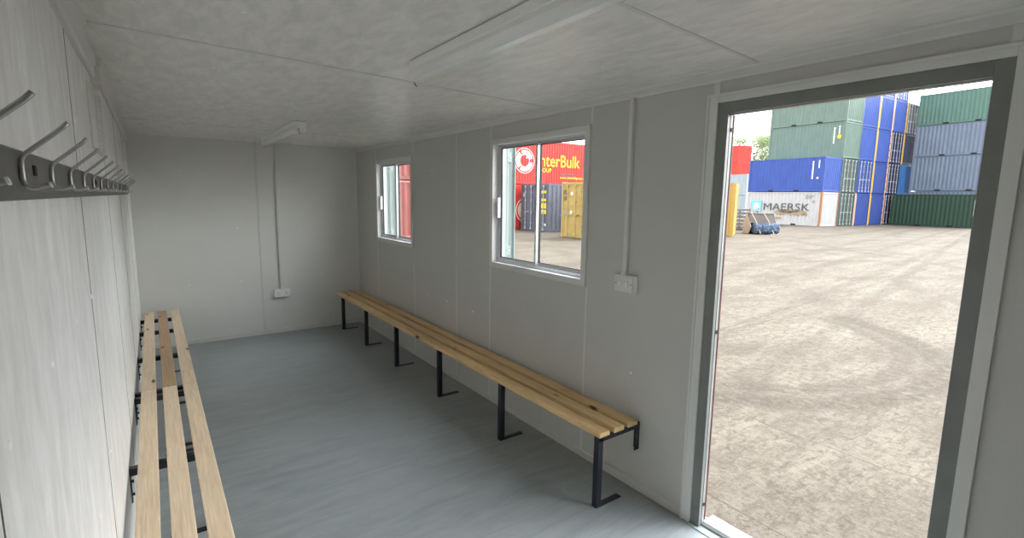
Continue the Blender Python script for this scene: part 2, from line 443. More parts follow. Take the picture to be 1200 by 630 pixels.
# white fixing caps on boards
def cap(parent, p, ax):
    m = MB(); seg = 10; r = .0075; h = .003
    for lv, (rr, hh) in enumerate(((r, 0), (r * .8, h * .7))):
        for q in range(seg):
            a = 2 * PI * q / seg; u, v = rr * math.cos(a), rr * math.sin(a)
            if ax == 'x': m.v.append((p[0] + hh * p[3], p[1] + u, p[2] + v))
            elif ax == 'y': m.v.append((p[0] + u, p[1] + hh * p[3], p[2] + v))
            else: m.v.append((p[0] + u, p[1] + v, p[2] + hh * p[3]))
    m.f.append(tuple(range(seg))); m.f.append(tuple(range(seg, 2 * seg)))
    for q in range(seg): m.f.append((q, (q + 1) % seg, seg + (q + 1) % seg, seg + q))
    m.build('fixing_cap', M['cap'], parent)
for x, y in ((.467, 1.966), (.463, 2.906), (.471, 3.377), (.457, 4.167), (1.171, 2.972), (1.179, 3.477), (1.949, 3.547), (1.925, 3.134), (1.896, 2.152), (1.898, 1.707), (1.937, .827)):
    cap(ceiling, (x, y, H, -1), 'z')
for y, z in ((1.279, 1.911), (1.658, 1.912), (2.071, 1.917), (1.621, 1.379), (1.228, 1.376), (.869, 1.371), (1.661, .823), (2.097, .82), (2.479, .821), (2.9, .82), (2.0, 1.375)):
    cap(wl, (0, y, z, 1), 'x')
for y, z in ((4.538, .716), (4.12, .719), (3.652, .712), (1.867, .692), (4.418, 1.947)):
    cap(wr, (W, y, z, -1), 'x')
for x, z in ((.457, .678), (.976, .682), (.445, 1.941), (1.9, .69), (.97, 1.31)):
    cap(wb, (x, L, z, -1), 'y')

# ------------------------------------------------------------------ door
door = struct(empty('door_1', (W, (D0 + D1) / 2, 0)), 'open doorway with dark grey steel frame and white trim')
def rel(mb, name, mat, parent, org, bevel=0., smooth=False):
    mb.v = [(a - org[0], b - org[1], c - org[2]) for a, b, c in mb.v]
    return mb.build(name, mat, parent, bevel=bevel, smooth=smooth)
dorg = (W, (D0 + D1) / 2, 0)
tw = .055
for nm, a, b in (('side_trim', (W - .012, D1, 0), (W, D1 + tw, DZ + .04)), ('side_trim', (W - .012, D0 - tw + .01, 0), (W, D0, DZ + .04)), ('head_trim', (W - .012, D0, DZ), (W, D1, DZ + .04))):
    rel(MB().box(a, b), nm, M['pvc_trim'], door, dorg, .002)
# raised outer lip of trim
m = MB(); m.box((W - .017, D1 + tw - .012, 0), (W - .012, D1 + tw, DZ + .04)); m.box((W - .017, D0 - tw + .01, 0), (W - .012, D0 - tw + .022, DZ + .04)); m.box((W - .017, D0 - tw + .022, DZ + .028), (W - .012, D1 + tw - .012, DZ + .04))
rel(m, 'trim_lip', M['pvc_trim'], door, dorg)
fw = .052
m = MB(); m.box((W - .004, D1 - fw, .0), (W + .020, D1, DZ)); m.box((W - .004, D0, .0), (W + .020, D0 + fw, DZ)); m.box((W - .004, D0 + fw, DZ - fw), (W + .020, D1 - fw, DZ))
rel(m, 'steel_frame', M['frame_dark'], door, dorg, .0015)
m = MB(); e = .006
m.box((W + .020, D1 - fw - e * .3, .0), (W + .048, D1, DZ)); m.box((W + .020, D0, .0), (W + .048, D0 + fw + e * .3, DZ)); m.box((W + .020, D0 + fw, DZ - fw - .004), (W + .048, D1 - fw, DZ))
rel(m, 'outer_stop', M['stop'], door, dorg)
m = MB(); m.box((W + .041, D1 - fw - e * .3 - .003, .03), (W + .048, D1 - fw - e * .3, DZ - fw - .008))
rel(m, 'gasket', M['gasket'], door, dorg)
for z in (2.03, .12, 1.05):
    m = MB(); m.tube([(W + .030, D1 - fw - .0015, z), (W + .030, D1 - fw - .004, z)], .010, 12)
    rel(m, 'strike_hole', M['dark'], door, dorg)
m = MB(); m.prism([(W + .02, 0), (W + .02, .012), (W + .035, .022), (W + .125, .022), (W + .135, .010), (W + .135, -.02), (W + .113, -.02), (W + .113, 0)], 'y', D0 + fw, D1 - fw)
rel(m, 'threshold', M['stop'], door, dorg)
m = MB(); m.box((W - .03, D0, 0), (W + .019, D1, .004))
rel(m, 'floor_strip', M['shutter'], door, dorg)

m = MB(); m.box((W + .048, D1 - .004, 0), (W + .121, D1, DZ)); m.box((W + .048, D0, 0), (W + .121, D0 + .004, DZ)); m.box((W + .048, D0 + .004, DZ - .004), (W + .121, D1 - .004, DZ))
rel(m, 'outer_lining', M['frame_dark'], door, dorg)

# ------------------------------------------------------------------ windows
def window(name, w, label, handle_z):
    y0, y1, z0, z1 = w
    org = (W, (y0 + y1) / 2, z0)
    root = struct(empty(name, org), label)
    def part(mb, nm, mat, bev=0., par=None): return rel(mb, nm, mat, par or root, org, bev)
    a = .040; d = .014
    m = MB()
    m.box((W - d, y0 - a, z0 - a), (W, y0, z1 + a)); m.box((W - d, y1, z0 - a), (W, y1 + a, z1 + a))
    m.box((W - d, y0, z1), (W, y1, z1 + a)); m.box((W - d, y0, z0 - a), (W, y1, z0))
    part(m, 'window_trim', M['pvc_trim'], .002)
    m = MB(); t = .003
    m.box((W - d, y0, z0), (W + .060, y0 + t, z1)); m.box((W - d, y1 - t, z0), (W + .060, y1, z1)); m.box((W - d, y0 + t, z1 - t), (W + .060, y1 - t, z1))
    m.box((W - d - .004, y0 + t, z0), (W + .060, y1 - t, z0 + t))
    part(m, 'reveal_lining', M['white'])
    m = MB()
    m.box((W + .090, y1 - .004, z0), (W + .122, y1, z1)); m.box((W + .090, y0, z0), (W + .122, y0 + .004, z1)); m.box((W + .090, y0 + .004, z1 - .004), (W + .122, y1 - .004, z1)); m.box((W + .090, y0 + .004, z0), (W + .122, y1 - .004, z0 + .004))
    part(m, 'outer_lining', M['shutter'])
    # fixed aluminium frame
    f = .022; xa, xb = W + .034, W + .090
    m = MB()
    m.box((xa, y0 + t, z0 + t), (xb, y0 + f, z1 - t)); m.box((xa, y1 - f, z0 + t), (xb, y1 - t, z1 - t))
    m.box((xa, y0 + f, z1 - .013), (xb, y1 - f, z1 - t)); m.box((xa, y0 + f, z0 + t), (xb, y1 - f, z0 + f))
    m.box((xa + .028, y0 + f, z0 + f), (xa + .031, y1 - f, z0 + f + .01))
    part(m, 'window_frame', M['alu'], .001)
    ym = (y0 + y1) / 2 + .030
    for k, (ya, yb, x) in enumerate(((ym - .014, y1 - f, xa + .004), (y0 + f, ym + .014, xa + .034))):
        s = .018; th = .022
        m = MB()
        za, zb = z0 + f + .001, z1 - .014
        m.box((x, ya, za), (x + th, ya + s, zb)); m.box((x, yb - s, za), (x + th, yb, zb))
        m.box((x, ya + s, zb - .012), (x + th, yb - s, zb)); m.box((x, ya + s, za), (x + th, yb - s, za + s))
        sa = part(m, 'sash', M['alu'], .001)
        g = MB(); q = .005
        g.box((x + .004, ya + s, za + s), (x + .018, ya + s + q, zb - .012)); g.box((x + .004, yb - s - q, za + s), (x + .018, yb - s, zb - .012))
        g.box((x + .004, ya + s, zb - .012 - q), (x + .018, yb - s, zb - .012)); g.box((x + .004, ya + s, za + s), (x + .018, yb - s, za + s + q))
        part(g, 'rubber_seal', M['rubber'], par=sa)
        part(MB().box((x + .009, ya + s + q, za + s + q), (x + .013, yb - s - q, zb - .012 - q)), 'glass_pane', M['glass'], par=sa)
        if k == 0:
            m = MB(); hz = handle_z
            m.box((x - .026, yb - s - .002, hz - .08), (x, yb + .004, hz + .08))
            part(m, 'handle', M['white'], .003, par=sa)
    return root
window('window_2', w2, 'larger looking sliding window nearer the door', 1.62)
window('window_1', w1, 'smaller looking sliding window near the end wall', 1.62)

def shutter(y, z0, z1, label):
    root = tag(empty('window_shutter', (W + T + .012, y, z0 + .0)), label, 'shutter', 'steel shutters folded open outside the windows')
    h = z1 - z0
    m = MB(); m.box((0, 0, 0), (.050, .012, h)); m.box((0, -.018, 0), (.006, 0, h)); m.box((.044, -.016, 0), (.050, 0, h)); m.build('hinge_plate', M['shutter'], root, bevel=.001)
    m = MB(); m.box((.060, .004, 0), (.098, .016, h)); m.box((.060, -.012, 0), (.065, .004, h)); m.build('inner_fold', M['shutter'], root, bevel=.001)
    m = MB(); m.box((.102, .006, 0), (.146, .020, h)); m.box((.138, -.014, 0), (.146, .006, h)); m.build('outer_fold', M['shutter'], root, bevel=.001)
    for z in (.16, h - .14):
        m = MB(); m.box((.030, -.006, z - .04), (.110, .004, z + .04)); tb = m.build('hinge_tab', M['shutter'], root, bevel=.001)
        MB().tube([(.058, -.010, z), (.058, -.0055, z)], .010, 12).build('bolt', M['dark'], tb)
        MB().tube([(.092, -.010, z), (.092, -.0055, z)], .006, 10).build('bolt', M['rodd'] if 'rodd' in M else M['alu'], tb)
    return root
shutter(w2[1] + .09, 1.10, 2.17, 'pale steel shutter folded open outside the nearer window')
shutter(w1[1] + .09, 1.10, 2.17, 'pale steel shutter folded open outside the farther window')

# ------------------------------------------------------------------ benches
def bench(label, x_front, sgn, frames, slats, group=None):
    """sgn +1: wall on +x side (right bench), -1: wall on -x side. x measured from wall inwards"""
    wx = W if sgn > 0 else 0.
    yb = frames[0]
    root = tag(empty('bench', (wx, yb, 0)), label, 'bench', 'slatted pine benches along both walls')
    X = lambda d: -sgn * d          # d = distance from wall into room
    topz = .45; th = .028
    for (d0, d1, ya, yb2, mat) in slats:
        m = MB(); m.box((X(d0), ya - yb, topz - th), (X(d1), yb2 - yb, topz))
        m.build('slat', mat, root, bevel=.004)
    for y in frames:
        yy = y - yb
        fr = .335
        # cross bar: angle iron under the slats
        m = MB(); m.box((X(.004), yy - .018, topz - th - .005), (X(fr), yy + .018, topz - th)); m.box((X(.004), yy - .018, topz - th - .034), (X(fr), yy - .013, topz - th - .005))
        m.build('cross_bar', M['steel_black'], root)
        m = MB(); m.box((X(fr - .036), yy - .018, .006), (X(fr), yy - .013, topz - th - .034)); m.box((X(fr - .005), yy - .013, .006), (X(fr), yy + .018, topz - th - .005))
        m.box((X(fr - .036), yy - .018, topz - th - .034), (X(fr - .005), yy - .013, topz - th - .006))
        m.build('leg', M['steel_black'], root, bevel=.001)
        m = MB(); m.box((X(fr - .20), yy - .018, 0), (X(fr), yy + .018, .006))
        m.build('foot', M['steel_black'], root, bevel=.001)
        m = MB(); m.box((X(.0005), yy - .018, .255), (X(.005), yy + .018, topz - th - .0))
        if sgn > 0: m.box((X(.005), yy - .018, .255), (X(.036), yy - .013, topz - th - .034))
        p = m.build('wall_bracket', M['steel_black'], root)
        for z in (.29, .355):
            MB().tube([(X(.005), yy, z), (X(.014), yy, z)], .007, 8).build('bolt', M['steel_black'], p)
    return root
FR = [1.80, 2.74, 3.675, 4.60, 5.47, 6.31]
sr = [(.040 + k * .114, .040 + k * .114 + .080, 1.765, 6.50, M['pine_r']) for k in range(3)]
bench('slatted golden pine bench on black legs under the windows', 0, 1, FR, sr)
FL = [.95, 1.87, 2.80, 3.78, 3.88, 4.72, 5.62, 6.15]
sl = []
for k in range(3):
    a = .036 + k * .111
    sl.append((a, a + .078, .40, 3.828, M['pine'])); sl.append((a, a + .078, 3.831, 6.42, M['pine_brown'] if k == 1 else M['pine']))
bench('slatted pale pine bench along the left wall under the hooks', 0, -1, FL, sl)

# ------------------------------------------------------------------ hook rail
rail = tag(empty('coat_hook_rail', (0, 0, 1.684)), 'grey steel coat rail with wire hooks on the left wall', 'coat rail')
m = MB(); m.prism([(0, 0), (.022, 0), (.030, .011), (.030, .066), (.026, .070), (0, .070)], 'y', Y0 + .1, 5.18)
m.build('rail', M['rail_grey'], rail)
HY = [.14, .41, .68, .94, 1.195, 1.451, 1.721, 1.993, 2.287, 2.613, 2.965, 3.36, 3.80, 4.24, 4.68, 5.06]
def hook_mesh():
    m = MB(); x0 = .034
    pts = [(x0 + .052, 0, .108), (x0 + .045, 0, .100), (x0 + .004, 0, .062), (x0, 0, .055), (x0 - .0005, 0, .045), (x0 - .0005, 0, .030), (x0 + .001, 0, .022), (x0 + .006, 0, .018), (x0 + .012, 0, .0175), (x0 + .026, 0, .022)]
    m.tube(pts, .0033, 8)
    return m.mesh('hook', M['wire'])
hm = hook_mesh()
for p in hm.polygons: p.use_smooth = True
tm = MB().tube([(.034 + .026, 0, .022), (.034 + .0285, 0, .0228)], .0042, 8).mesh('hook_tip', M['wire_tip'])
for y in HY:
    o = bpy.data.objects.new('hook', hm); COL.objects.link(o); o.parent = rail; o.location = (0, y, 0)
    t = bpy.data.objects.new('hook_tip', tm); COL.objects.link(t); t.parent = o
for y in (1.055, 2.12, 3.15, 4.5):
    MB().box((.0295, y - .010, .036), (.0325, y + .010, .052)).build('fixing_bolt', M['dark'], rail, bevel=.002)

# ------------------------------------------------------------------ lights
def batten(x, y0, y1, label):
    root = tag(empty('batten_light', (x, (y0 + y1) / 2, H)), label, 'ceiling light', 'unlit fluorescent battens on the ceiling')
    h = (y1 - y0) / 2; w = .045
    m = MB(); m.box((-w + .006, -h + .01, -.004), (w - .006, h - .01, 0)); m.build('shadow_gap', M['dark'], root)  # black slab added as the dark shadow line against the ceiling
    m = MB(); m.prism([(-w, -.004), (-w, -.036), (-w + .008, -.042), (w - .008, -.042), (w, -.036), (w, -.004)], 'y', -h, h)
    m.build('body', M['white'], root)
    prof = [(-w + .004, -.040), (-w + .002, -.058), (-w + .012, -.080), (-w + .03, -.088), (w - .03, -.088), (w - .012, -.080), (w - .002, -.058), (w - .004, -.040)]
    m = MB(); m.prism(prof, 'y', -h + .012, h - .012)
    m.build('diffuser', M['diffuser'], root)
    for s in (-1, 1):
        m = MB(); m.prism([(px * 1.04, pz * 1.02) for px, pz in prof], 'y', s * h, s * (h - .014)); e = m.build('end_cap', M['white'], root)
        m = MB(); m.tube([(-.018, s * (h + .001), -.060), (-.018, s * (h + .004), -.085), (-.014, s * (h + .003), -.100), (-.004, s * (h + .004), -.104)], .003, 6)
        m.build('clip', M['frame_dark'], e)
    return root
batten(1.199, .66, 2.176, 'long unlit white batten light, nearer one with its end above mid room')
batten(1.215, 4.44, 5.98, 'unlit white batten light on the ceiling near the end wall')

# ------------------------------------------------------------------ electrics
so = tag(empty('wall_socket', (1.408, L, .50)), 'white double wall socket low on the end wall', 'socket')
MB().box((-.09, -.036, -.048), (.09, 0, .048)).build('back_box', M['white'], so, bevel=.004)
m = MB().box((-.088, -.042, -.046), (.088, -.036, .046)).build('face_plate', M['white'], so, bevel=.003)
for x in (-.045, .045):
    MB().box((x - .012, -.0465, .018), (x + .0, -.042, .032)).build('switch', M['pvc'], m)
    mm = MB()
    mm.box((x - .004, -.0428, -.002), (x + .004, -.042, .010)); mm.box((x - .016, -.0428, -.024), (x - .009, -.042, -.018)); mm.box((x + .009, -.0428, -.024), (x + .016, -.042, -.018))
    mm.build('pin_hole', M['dark'], m)
cd = MB().box((-.012, -.022, 0), (.012, 0, 1.752)).build('cable_trunking', M['pvc_trim'], bevel=.002); cd.location = (1.408, L, .548)
tag(cd, 'slim white trunking rising from the socket on the end wall', 'trunking')
cr = MB().box((-.024, -.013, 0), (0, .013, .97)).build('cable_trunking', M['pvc_trim'], bevel=.002); cr.location = (W, 1.936, 1.282)
tag(cr, 'slim white trunking dropping to the switch between window and door', 'trunking')
sw = tag(empty('light_switch', (W, 1.920, 1.218)), 'white surface switch box on the wall beside the doorway', 'light switch')
MB().box((-.034, -.070, -.050), (0, .070, .050)).build('back_box', M['white'], sw, bevel=.003)
fp = MB().box((-.042, -.068, -.048), (-.034, .068, .048)).build('face_plate', M['pvc_trim'], sw, bevel=.003)
for y in (-.028, .026):
    MB().box((-.048, y - .009, -.014), (-.042, y + .009, .014)).build('rocker', M['pvc'], fp, bevel=.001)
for y in (-.056, .056):
    MB().tube([(-.0425, y, 0), (-.0435, y, 0)], .004, 8).build('screw', M['rail_grey'], fp)
MB().box((-.030, .002, .050), (0, .032, .064)).build('gland', M['pvc'], sw)

vt = tag(empty('wall_vent', (0, 2.80, 1.87)), 'off white louvred vent plate high on the left wall', 'vent')
MB().box((0, -.22, 0), (.008, -.02, .25)).build('cover_plate', M['vent'], vt, bevel=.002)
gv = MB().box((0, -.005, -.01), (.018, .20, .26)).build('grille_body', M['vent'], vt, bevel=.003)
for k in range(12):
    MB().box((.018, .02, .006 + k * .020), (.021, .175, .014 + k * .020)).build('louvre', M['pvc_trim'], gv)
jb = tag(empty('junction_box', (0, 2.74, 2.175)), 'small cream junction box in the left cornice gap', 'junction box')
MB().box((0, -.27, 0), (.016, .24, .118)).build('back_plate', M['pvc_trim'], jb, bevel=.003)
MB().box((0, .08, -.025), (.036, .24, .05)).build('cover', M['vent'], jb, bevel=.003)

# ------------------------------------------------------------------ the yard
g = MB(); n = 1
g.quad([(-60, -160, GZ), (260, -160, GZ), (260, 200, GZ), (-60, 200, GZ)])
struct(g.build('ground', M['ground']), 'dusty beige concrete yard marked by tyre tracks')

def corr(m, a, b, z0, z1, out, pitch=.278, dep=.036):
    """corrugated sheet from a to b (2D points), outward normal 'out'"""
    a = Vector(a); b = Vector(b); d = b - a; ln = d.length; d.normalize(); o = Vector(out)
    n = max(2, round(ln / pitch)); p = ln / n
    pts = []
    for k in range(n):
        s = k * p
        pts += [(s, 0), (s + p * .26, 0), (s + p * .5, -dep), (s + p * .76, -dep)]
    pts.append((ln, 0))
    i = len(m.v)
    for s, q in pts:
        xy = a + d * s + o * q
        m.v += [(xy.x, xy.y, z0), (xy.x, xy.y, z1)]
    for k in range(len(pts) - 1):
        m.f.append((i + 2 * k, i + 2 * k + 2, i + 2 * k + 3, i + 2 * k + 1))

def shell_mesh(Lc, Hc, pitch, dep):
    m = MB(); w = 1.219; h = Lc / 2
    corr(m, (-h + .10, -w + .012), (h - .10, -w + .012), .15, Hc - .09, (0, -1), pitch, dep)
    corr(m, (-h + .10, w - .012), (h - .10, w - .012), .15, Hc - .09, (0, 1), pitch, dep)
    corr(m, (-h + .012, -w + .14), (-h + .012, w - .14), .15, Hc - .12, (-1, 0), pitch * .8, dep)
    m.quad([(-h + .06, -w + .03, Hc - .006), (h - .06, -w + .03, Hc - .006), (h - .06, w - .03, Hc - .006), (-h + .06, w - .03, Hc - .006)])
    m.quad([(-h + .06, -w + .03, .14), (h - .06, -w + .03, .14), (h - .06, w - .03, .14), (-h + .06, w - .03, .14)])
    return m
def frame_mesh(Lc, Hc):
    m = MB(); w = 1.219; h = Lc / 2
    for s in (-1, 1):
        m.box((-h + .12, s * (w - .012), .022), (h - .12, s * (w - .05), .165))
        m.box((-h + .12, s * (w - .012), Hc - .10), (h - .12, s * (w - .06), Hc - .018))
        m.box((s * (h - .01), -w + .12, .022), (s * (h - .06), w - .12, .165))
        m.box((s * h, -w + .12, Hc - .13), (s * (h - .06), w - .12, Hc - .018))
    m.box((-h + .25, -w + .25, .002), (h - .25, w - .25, .16))  # unseen slab added to stop light passing between stacked containers
    return m
def post_mesh(Hc, sx, sy, wd=.10):
    m = MB()
    m.box((0, 0, .10), (-sx * .13, -sy * wd, Hc - .10))
    m.box((sx * .004, sy * .004, 0), (-sx * .175, -sy * .16, .118)); m.box((sx * .004, sy * .004, Hc - .118), (-sx * .175, -sy * .16, Hc))
    return m
def door_mesh(Hc, s):
    """one leaf; local origin container centre base; leaf on +x end; s=-1 / +1 side"""
    m = MB(); w = 1.219 - .115; y0, y1 = sorted((s * .01, s * w)); z0, z1 = .175, Hc - .14
    m.box((-.075, y0, z0), (-.045, y1, z1))
    b = .07
    m.box((-.045, y0, z0), (-.020, y0 + b, z1)); m.box((-.045, y1 - b, z0), (-.020, y1, z1))
    nn = 5
    for k in range(nn + 1):
        z = z0 + (z1 - z0 - .08) * k / nn
        m.box((-.045, y0 + b, z), (-.020, y1 - b, z + .08))
    for k in range(4):
        z = z0 + .25 + (z1 - z0 - .5) * k / 3
        yy = s * w
        m.box((-.02, yy - .01, z - .05), (.01, yy + s * .10 if s > 0 else yy - .10, z + .05))
    return m
def rod_mesh(Hc, y, s):
    m = MB(); m.tube([(.012, y, .10), (.012, y, Hc - .08)], .022, 6)
    for z in (.45, 1.0, 1.7, Hc - .45): m.box((-.02, y - .05, z - .03), (.034, y + .05, z + .03))
    m.box((.0, y - .06, .10), (.045, y + .06, .20)); m.box((.0, y - .06, Hc - .18), (.045, y + .06, Hc - .08))
    m.box((.034, y, 1.05), (.05, y - s * .36, 1.09))
    return m
_mc = {}
def cached(key, fn, nm, mat):
    k = (key, mat.name)
    if k not in _mc: _mc[k] = fn().mesh(nm, mat)
    return _mc[k]
def lk(nm, me, parent, loc=(0, 0, 0)):
    o = bpy.data.objects.new(nm, me); COL.objects.link(o); o.parent = parent; o.location = loc
    return o

def container(label, cx, cy, z, yaw, col, Lc=6.06, Hc=2.59, posts=None, group=None, rod=None, post_all=None, pitch=.278, dep=.036, frame=None, name='shipping_container', pockets=True):
    root = tag(empty(name, (cx, cy, z), R(yaw)), label, 'shipping container', group)
    mat = S[col]; h = Lc / 2; w = 1.219
    lk('corrugated_shell', cached(('sh', Lc, Hc, pitch, dep), lambda: shell_mesh(Lc, Hc, pitch, dep), 'corrugated_shell', mat), root)
    lk('rail_frame', cached(('fr', Lc, Hc), lambda: frame_mesh(Lc, Hc), 'rail_frame', S[frame] if frame else mat), root)
    posts = posts or {}
    for sx in (-1, 1):
        for sy in (-1, 1):
            wd = .26 if posts.get((sx, sy)) in ('post_yellow', 'post_pink') else .10
            pm = S[posts.get((sx, sy), post_all or col)]
            lk('corner_post', cached(('po', Hc, sx, sy, wd), lambda: post_mesh(Hc, sx, sy, wd), 'corner_post', pm), root, (sx * h, sy * w, 0))
    for s in (-1, 1):
        d = lk('door', cached(('do', Hc, s), lambda: door_mesh(Hc, s), 'door', mat), root, (h, 0, 0))
        for y in (s * .28, s * .80):
            lk('lock_rod', cached(('ro', Hc, y), lambda: rod_mesh(Hc, y, s), 'lock_rod', S[rod or 'rod']), d)
    if pockets:
        for s in (-1, 1):
            for x in (-1.03, 1.03):
                pk = cached(('pk',), lambda: MB().box((-.19, -.012, .035), (.19, .012, .145)), 'forklift_pocket', M['dark'])
                lk('forklift_pocket', pk, root, (x, s * (w - .008), 0))
    return root

def text(body, name, size, mat, parent, loc, rot, width=None, extr=.004, bold=0.):
    cu = bpy.data.curves.new(name, 'FONT'); cu.body = body; cu.size = size; cu.extrude = extr; cu.offset = bold; cu.resolution_u = 3
    tmp = bpy.data.objects.new(name, cu); COL.objects.link(tmp)
    bpy.context.view_layer.update()
    me = bpy.data.meshes.new_from_object(tmp.evaluated_get(bpy.context.evaluated_depsgraph_get()))
    xs = [v.co.x for v in me.vertices]; ys = [v.co.y for v in me.vertices]
    x0, x1, y0 = min(xs), max(xs), min(ys)
    k = (width / (x1 - x0)) if width else 1.
    for v in me.vertices: v.co.x = (v.co.x - x0) * k; v.co.y -= y0
    bpy.data.objects.remove(tmp); bpy.data.curves.remove(cu)
    me.materials.clear(); me.materials.append(mat)
    o = bpy.data.objects.new(name, me); COL.objects.link(o); o.parent = parent; o.location = loc; o.rotation_euler = rot
    return o
def flat(polys, name, mat, parent, side, th=.006):
    """polygons given in the side's own (s, z) plane; side(s, z, d) -> local point"""
    m = MB()
    for poly in polys:
        n = len(poly); i = len(m.v)
        m.v += [side(s, z, th) for s, z in poly] + [side(s, z, 0) for s, z in poly]
        m.f.append(tuple(i + k for k in range(n))); m.f.append(tuple(i + n + k for k in reversed(range(n))))
        for k in range(n):
            j = (k + 1) % n; m.f.append((i + k, i + n + k, i + n + j, i + j))
    return m.build(name, mat, parent)
def rect(s0, z0, s1, z1): return [(s0, z0), (s1, z0), (s1, z1), (s0, z1)]
def ringpoly(cs, cz, r0, r1, a0, a1, n=24):
    return [[(cs + r0 * math.cos(t0), cz + r0 * math.sin(t0)), (cs + r1 * math.cos(t0), cz + r1 * math.sin(t0)),
             (cs + r1 * math.cos(t1), cz + r1 * math.sin(t1)), (cs + r0 * math.cos(t1), cz + r0 * math.sin(t1))]
            for t0, t1 in ((a0 + (a1 - a0) * k / n, a0 + (a1 - a0) * (k + 1) / n) for k in range(n))]

# --- rows A..F: long sides face the cabin, ends face the doorway
th = R(86); DL = Vector((math.cos(th), math.sin(th))); DW = Vector((math.sin(th), -math.cos(th)))
P0 = Vector((40.93, 17.03))
def row(s, z, col, label, Lc=6.06, Hc=2.59, door=False, left=None, right=None, group='stacked containers seen through the doorway', rod=None, back=0., all_=None, frame=None, dep=.036):
    c = P0 + DW * (s + 1.219) + DL * (Lc / 2 + back)
    posts = {}
    if door:   # +x end faces the viewer
        if left: posts[(1, -1)] = left
        if right: posts[(1, 1)] = right
        return container(label, c.x, c.y, z, -94, col, Lc, Hc, posts, group, rod, all_, frame=frame, dep=dep)
    if left: posts[(-1, 1)] = left
    if right: posts[(-1, -1)] = right
    return container(label, c.x, c.y, z, 86, col, Lc, Hc, posts, group, rod, all_, frame=frame, dep=dep)
z = lambda n: GZ + 2.6 * n
cA0 = row(0, z(0), 'white', 'rust-stained white container with dark lettering, bottom of its stack', left='post_rust', right='post_rust', all_='white', dep=.06)
cA1 = row(0, z(1), 'blue2', 'bright blue container resting on the white lettered container')
s = 2.50
row(s, z(0), 'doorgreen', 'grey-green container with its doors facing out beside the white container', door=True)
row(s, z(1), 'doorgreen', 'grey-green container with doors facing out beside the bright blue container', door=True)
cB2 = row(s, z(2) + .02, 'green', 'sage green container one level above the bright blue container', Hc=2.75)
row(s, z(3) + .18, 'green', 'sage green container at the top of its stack, cut by the door head')
s = 5.0
row(s, z(0), 'blue', 'blue blank container end at ground level beside the grey-green doors', left='post_pink')
row(s, z(1), 'blue', 'blue container with pale lock rods beside the grey-green doors, second level', door=True)
row(s, z(2), 'blue2', 'blue blank container end beside the lower sage green container', left=None)
row(s, z(3), 'blue2', 'blue blank container end beside the topmost sage green container')
s = 7.48
row(s, z(0), 'blue', 'blue container end with yellow left post standing on the ground', left='post_yellow')
row(s, z(1), 'blue', 'blue container end with yellow left post, second level', left='post_yellow')
row(s, z(2), 'blue2', 'blue container end with yellow left post, third level', left='post_yellow')
row(s, z(3), 'blue2', 'blue container end with yellow left post, fourth level', left='post_yellow')
row(s, z(4), 'blue2', 'blue container end with yellow left post, fifth level under the door head', left='post_yellow')
s = 9.93
row(s, z(0), 'navy', 'navy container doors with faded orange post, at ground level', door=True, left='post_pink')
row(s, z(1), 'navy', 'navy container doors with faded orange post, second level', door=True, left='post_pink')
row(s, z(2), 'navy', 'navy container doors with faded orange post, third level', door=True, left='post_pink')
row(s, z(3), 'blue2', 'blue blank container end with faded orange post, fourth level', left='post_pink')
row(s, z(4), 'blue2', 'blue container doors with faded orange post, topmost level', door=True, left='post_pink')
s = 12.38
row(s, z(0), 'navy', 'navy container at ground level hidden behind the dark green container')
row(s, z(1), 'sky', 'azure blue container end just above the dark green container')
row(s, z(2), 'navy', 'navy blank container end with yellow left post, third level', left='post_yellow')
row(s, z(3), 'slate', 'slate container doors with yellow left post, top of the last stack', door=True, left='post_yellow', rod='rod')

# dark green container in front, blue-grey row behind
def facing(xl, yl, zz, col, label, Hc=2.59, **kw):
    c = Vector((xl, yl)) - DL * 3.03 + DW * 1.219
    return container(label, c.x, c.y, zz, -94, col, 6.06, Hc, **kw)
cG = facing(51.5, 15.93, GZ, 'darkgreen', 'dark green container standing alone on the ground by the door frame', group='containers at the right of the doorway')
gp = 'containers at the right of the doorway'
facing(54.37, 15.68, GZ, 'bluegrey', 'blue-grey container behind the dark green one, only its top showing', Hc=2.895, group=gp)
facing(54.37, 15.68, GZ + 2.905, 'bluegrey', 'tall blue-grey container just above the dark green container', Hc=2.895, group=gp)
facing(54.37, 15.68, GZ + 5.81, 'bluegrey', 'blue-grey container directly below the top green container', group=gp)
facing(54.37, 15.68, GZ + 8.41, 'green3', 'green container on top of the blue-grey containers', group=gp)

# --- markings on the row
# side facing the cabin: for yaw 86 (blank end toward viewer) local +y faces -x world; s = distance from visible end
def sideA(Lc, h=1.219 + .004):
    return lambda s_, z_, d: (-Lc / 2 + s_, h + d, z_)
sd = sideA(6.06)
flat([rect(4.74, 1.02, 5.60, 1.90)], 'blue_star_panel', S['lt_cyan'], cA0, sd)
st = []
for k in range(7):
    a = 2 * PI * k / 7 + PI / 2; ca, sa_ = math.cos(a), math.sin(a); q = PI / 7
    st.append([(5.17 + .15 * math.cos(a - q), 1.46 + .15 * math.sin(a - q)), (5.17 + .38 * ca, 1.46 + .38 * sa_), (5.17 + .15 * math.cos(a + q), 1.46 + .15 * math.sin(a + q)), (5.17, 1.46)])
flat(st, 'white_star', S['lt_white'], cA0, lambda s_, z_, d: sd(s_, z_, d + .007))
text('MAERSK', 'lettering', .80, S['lt_dark'], cA0, (-3.03 + 4.53, 1.228, 1.15), (R(90), 0, R(180)), 3.70, bold=.0)
pts = []
random.seed(3)
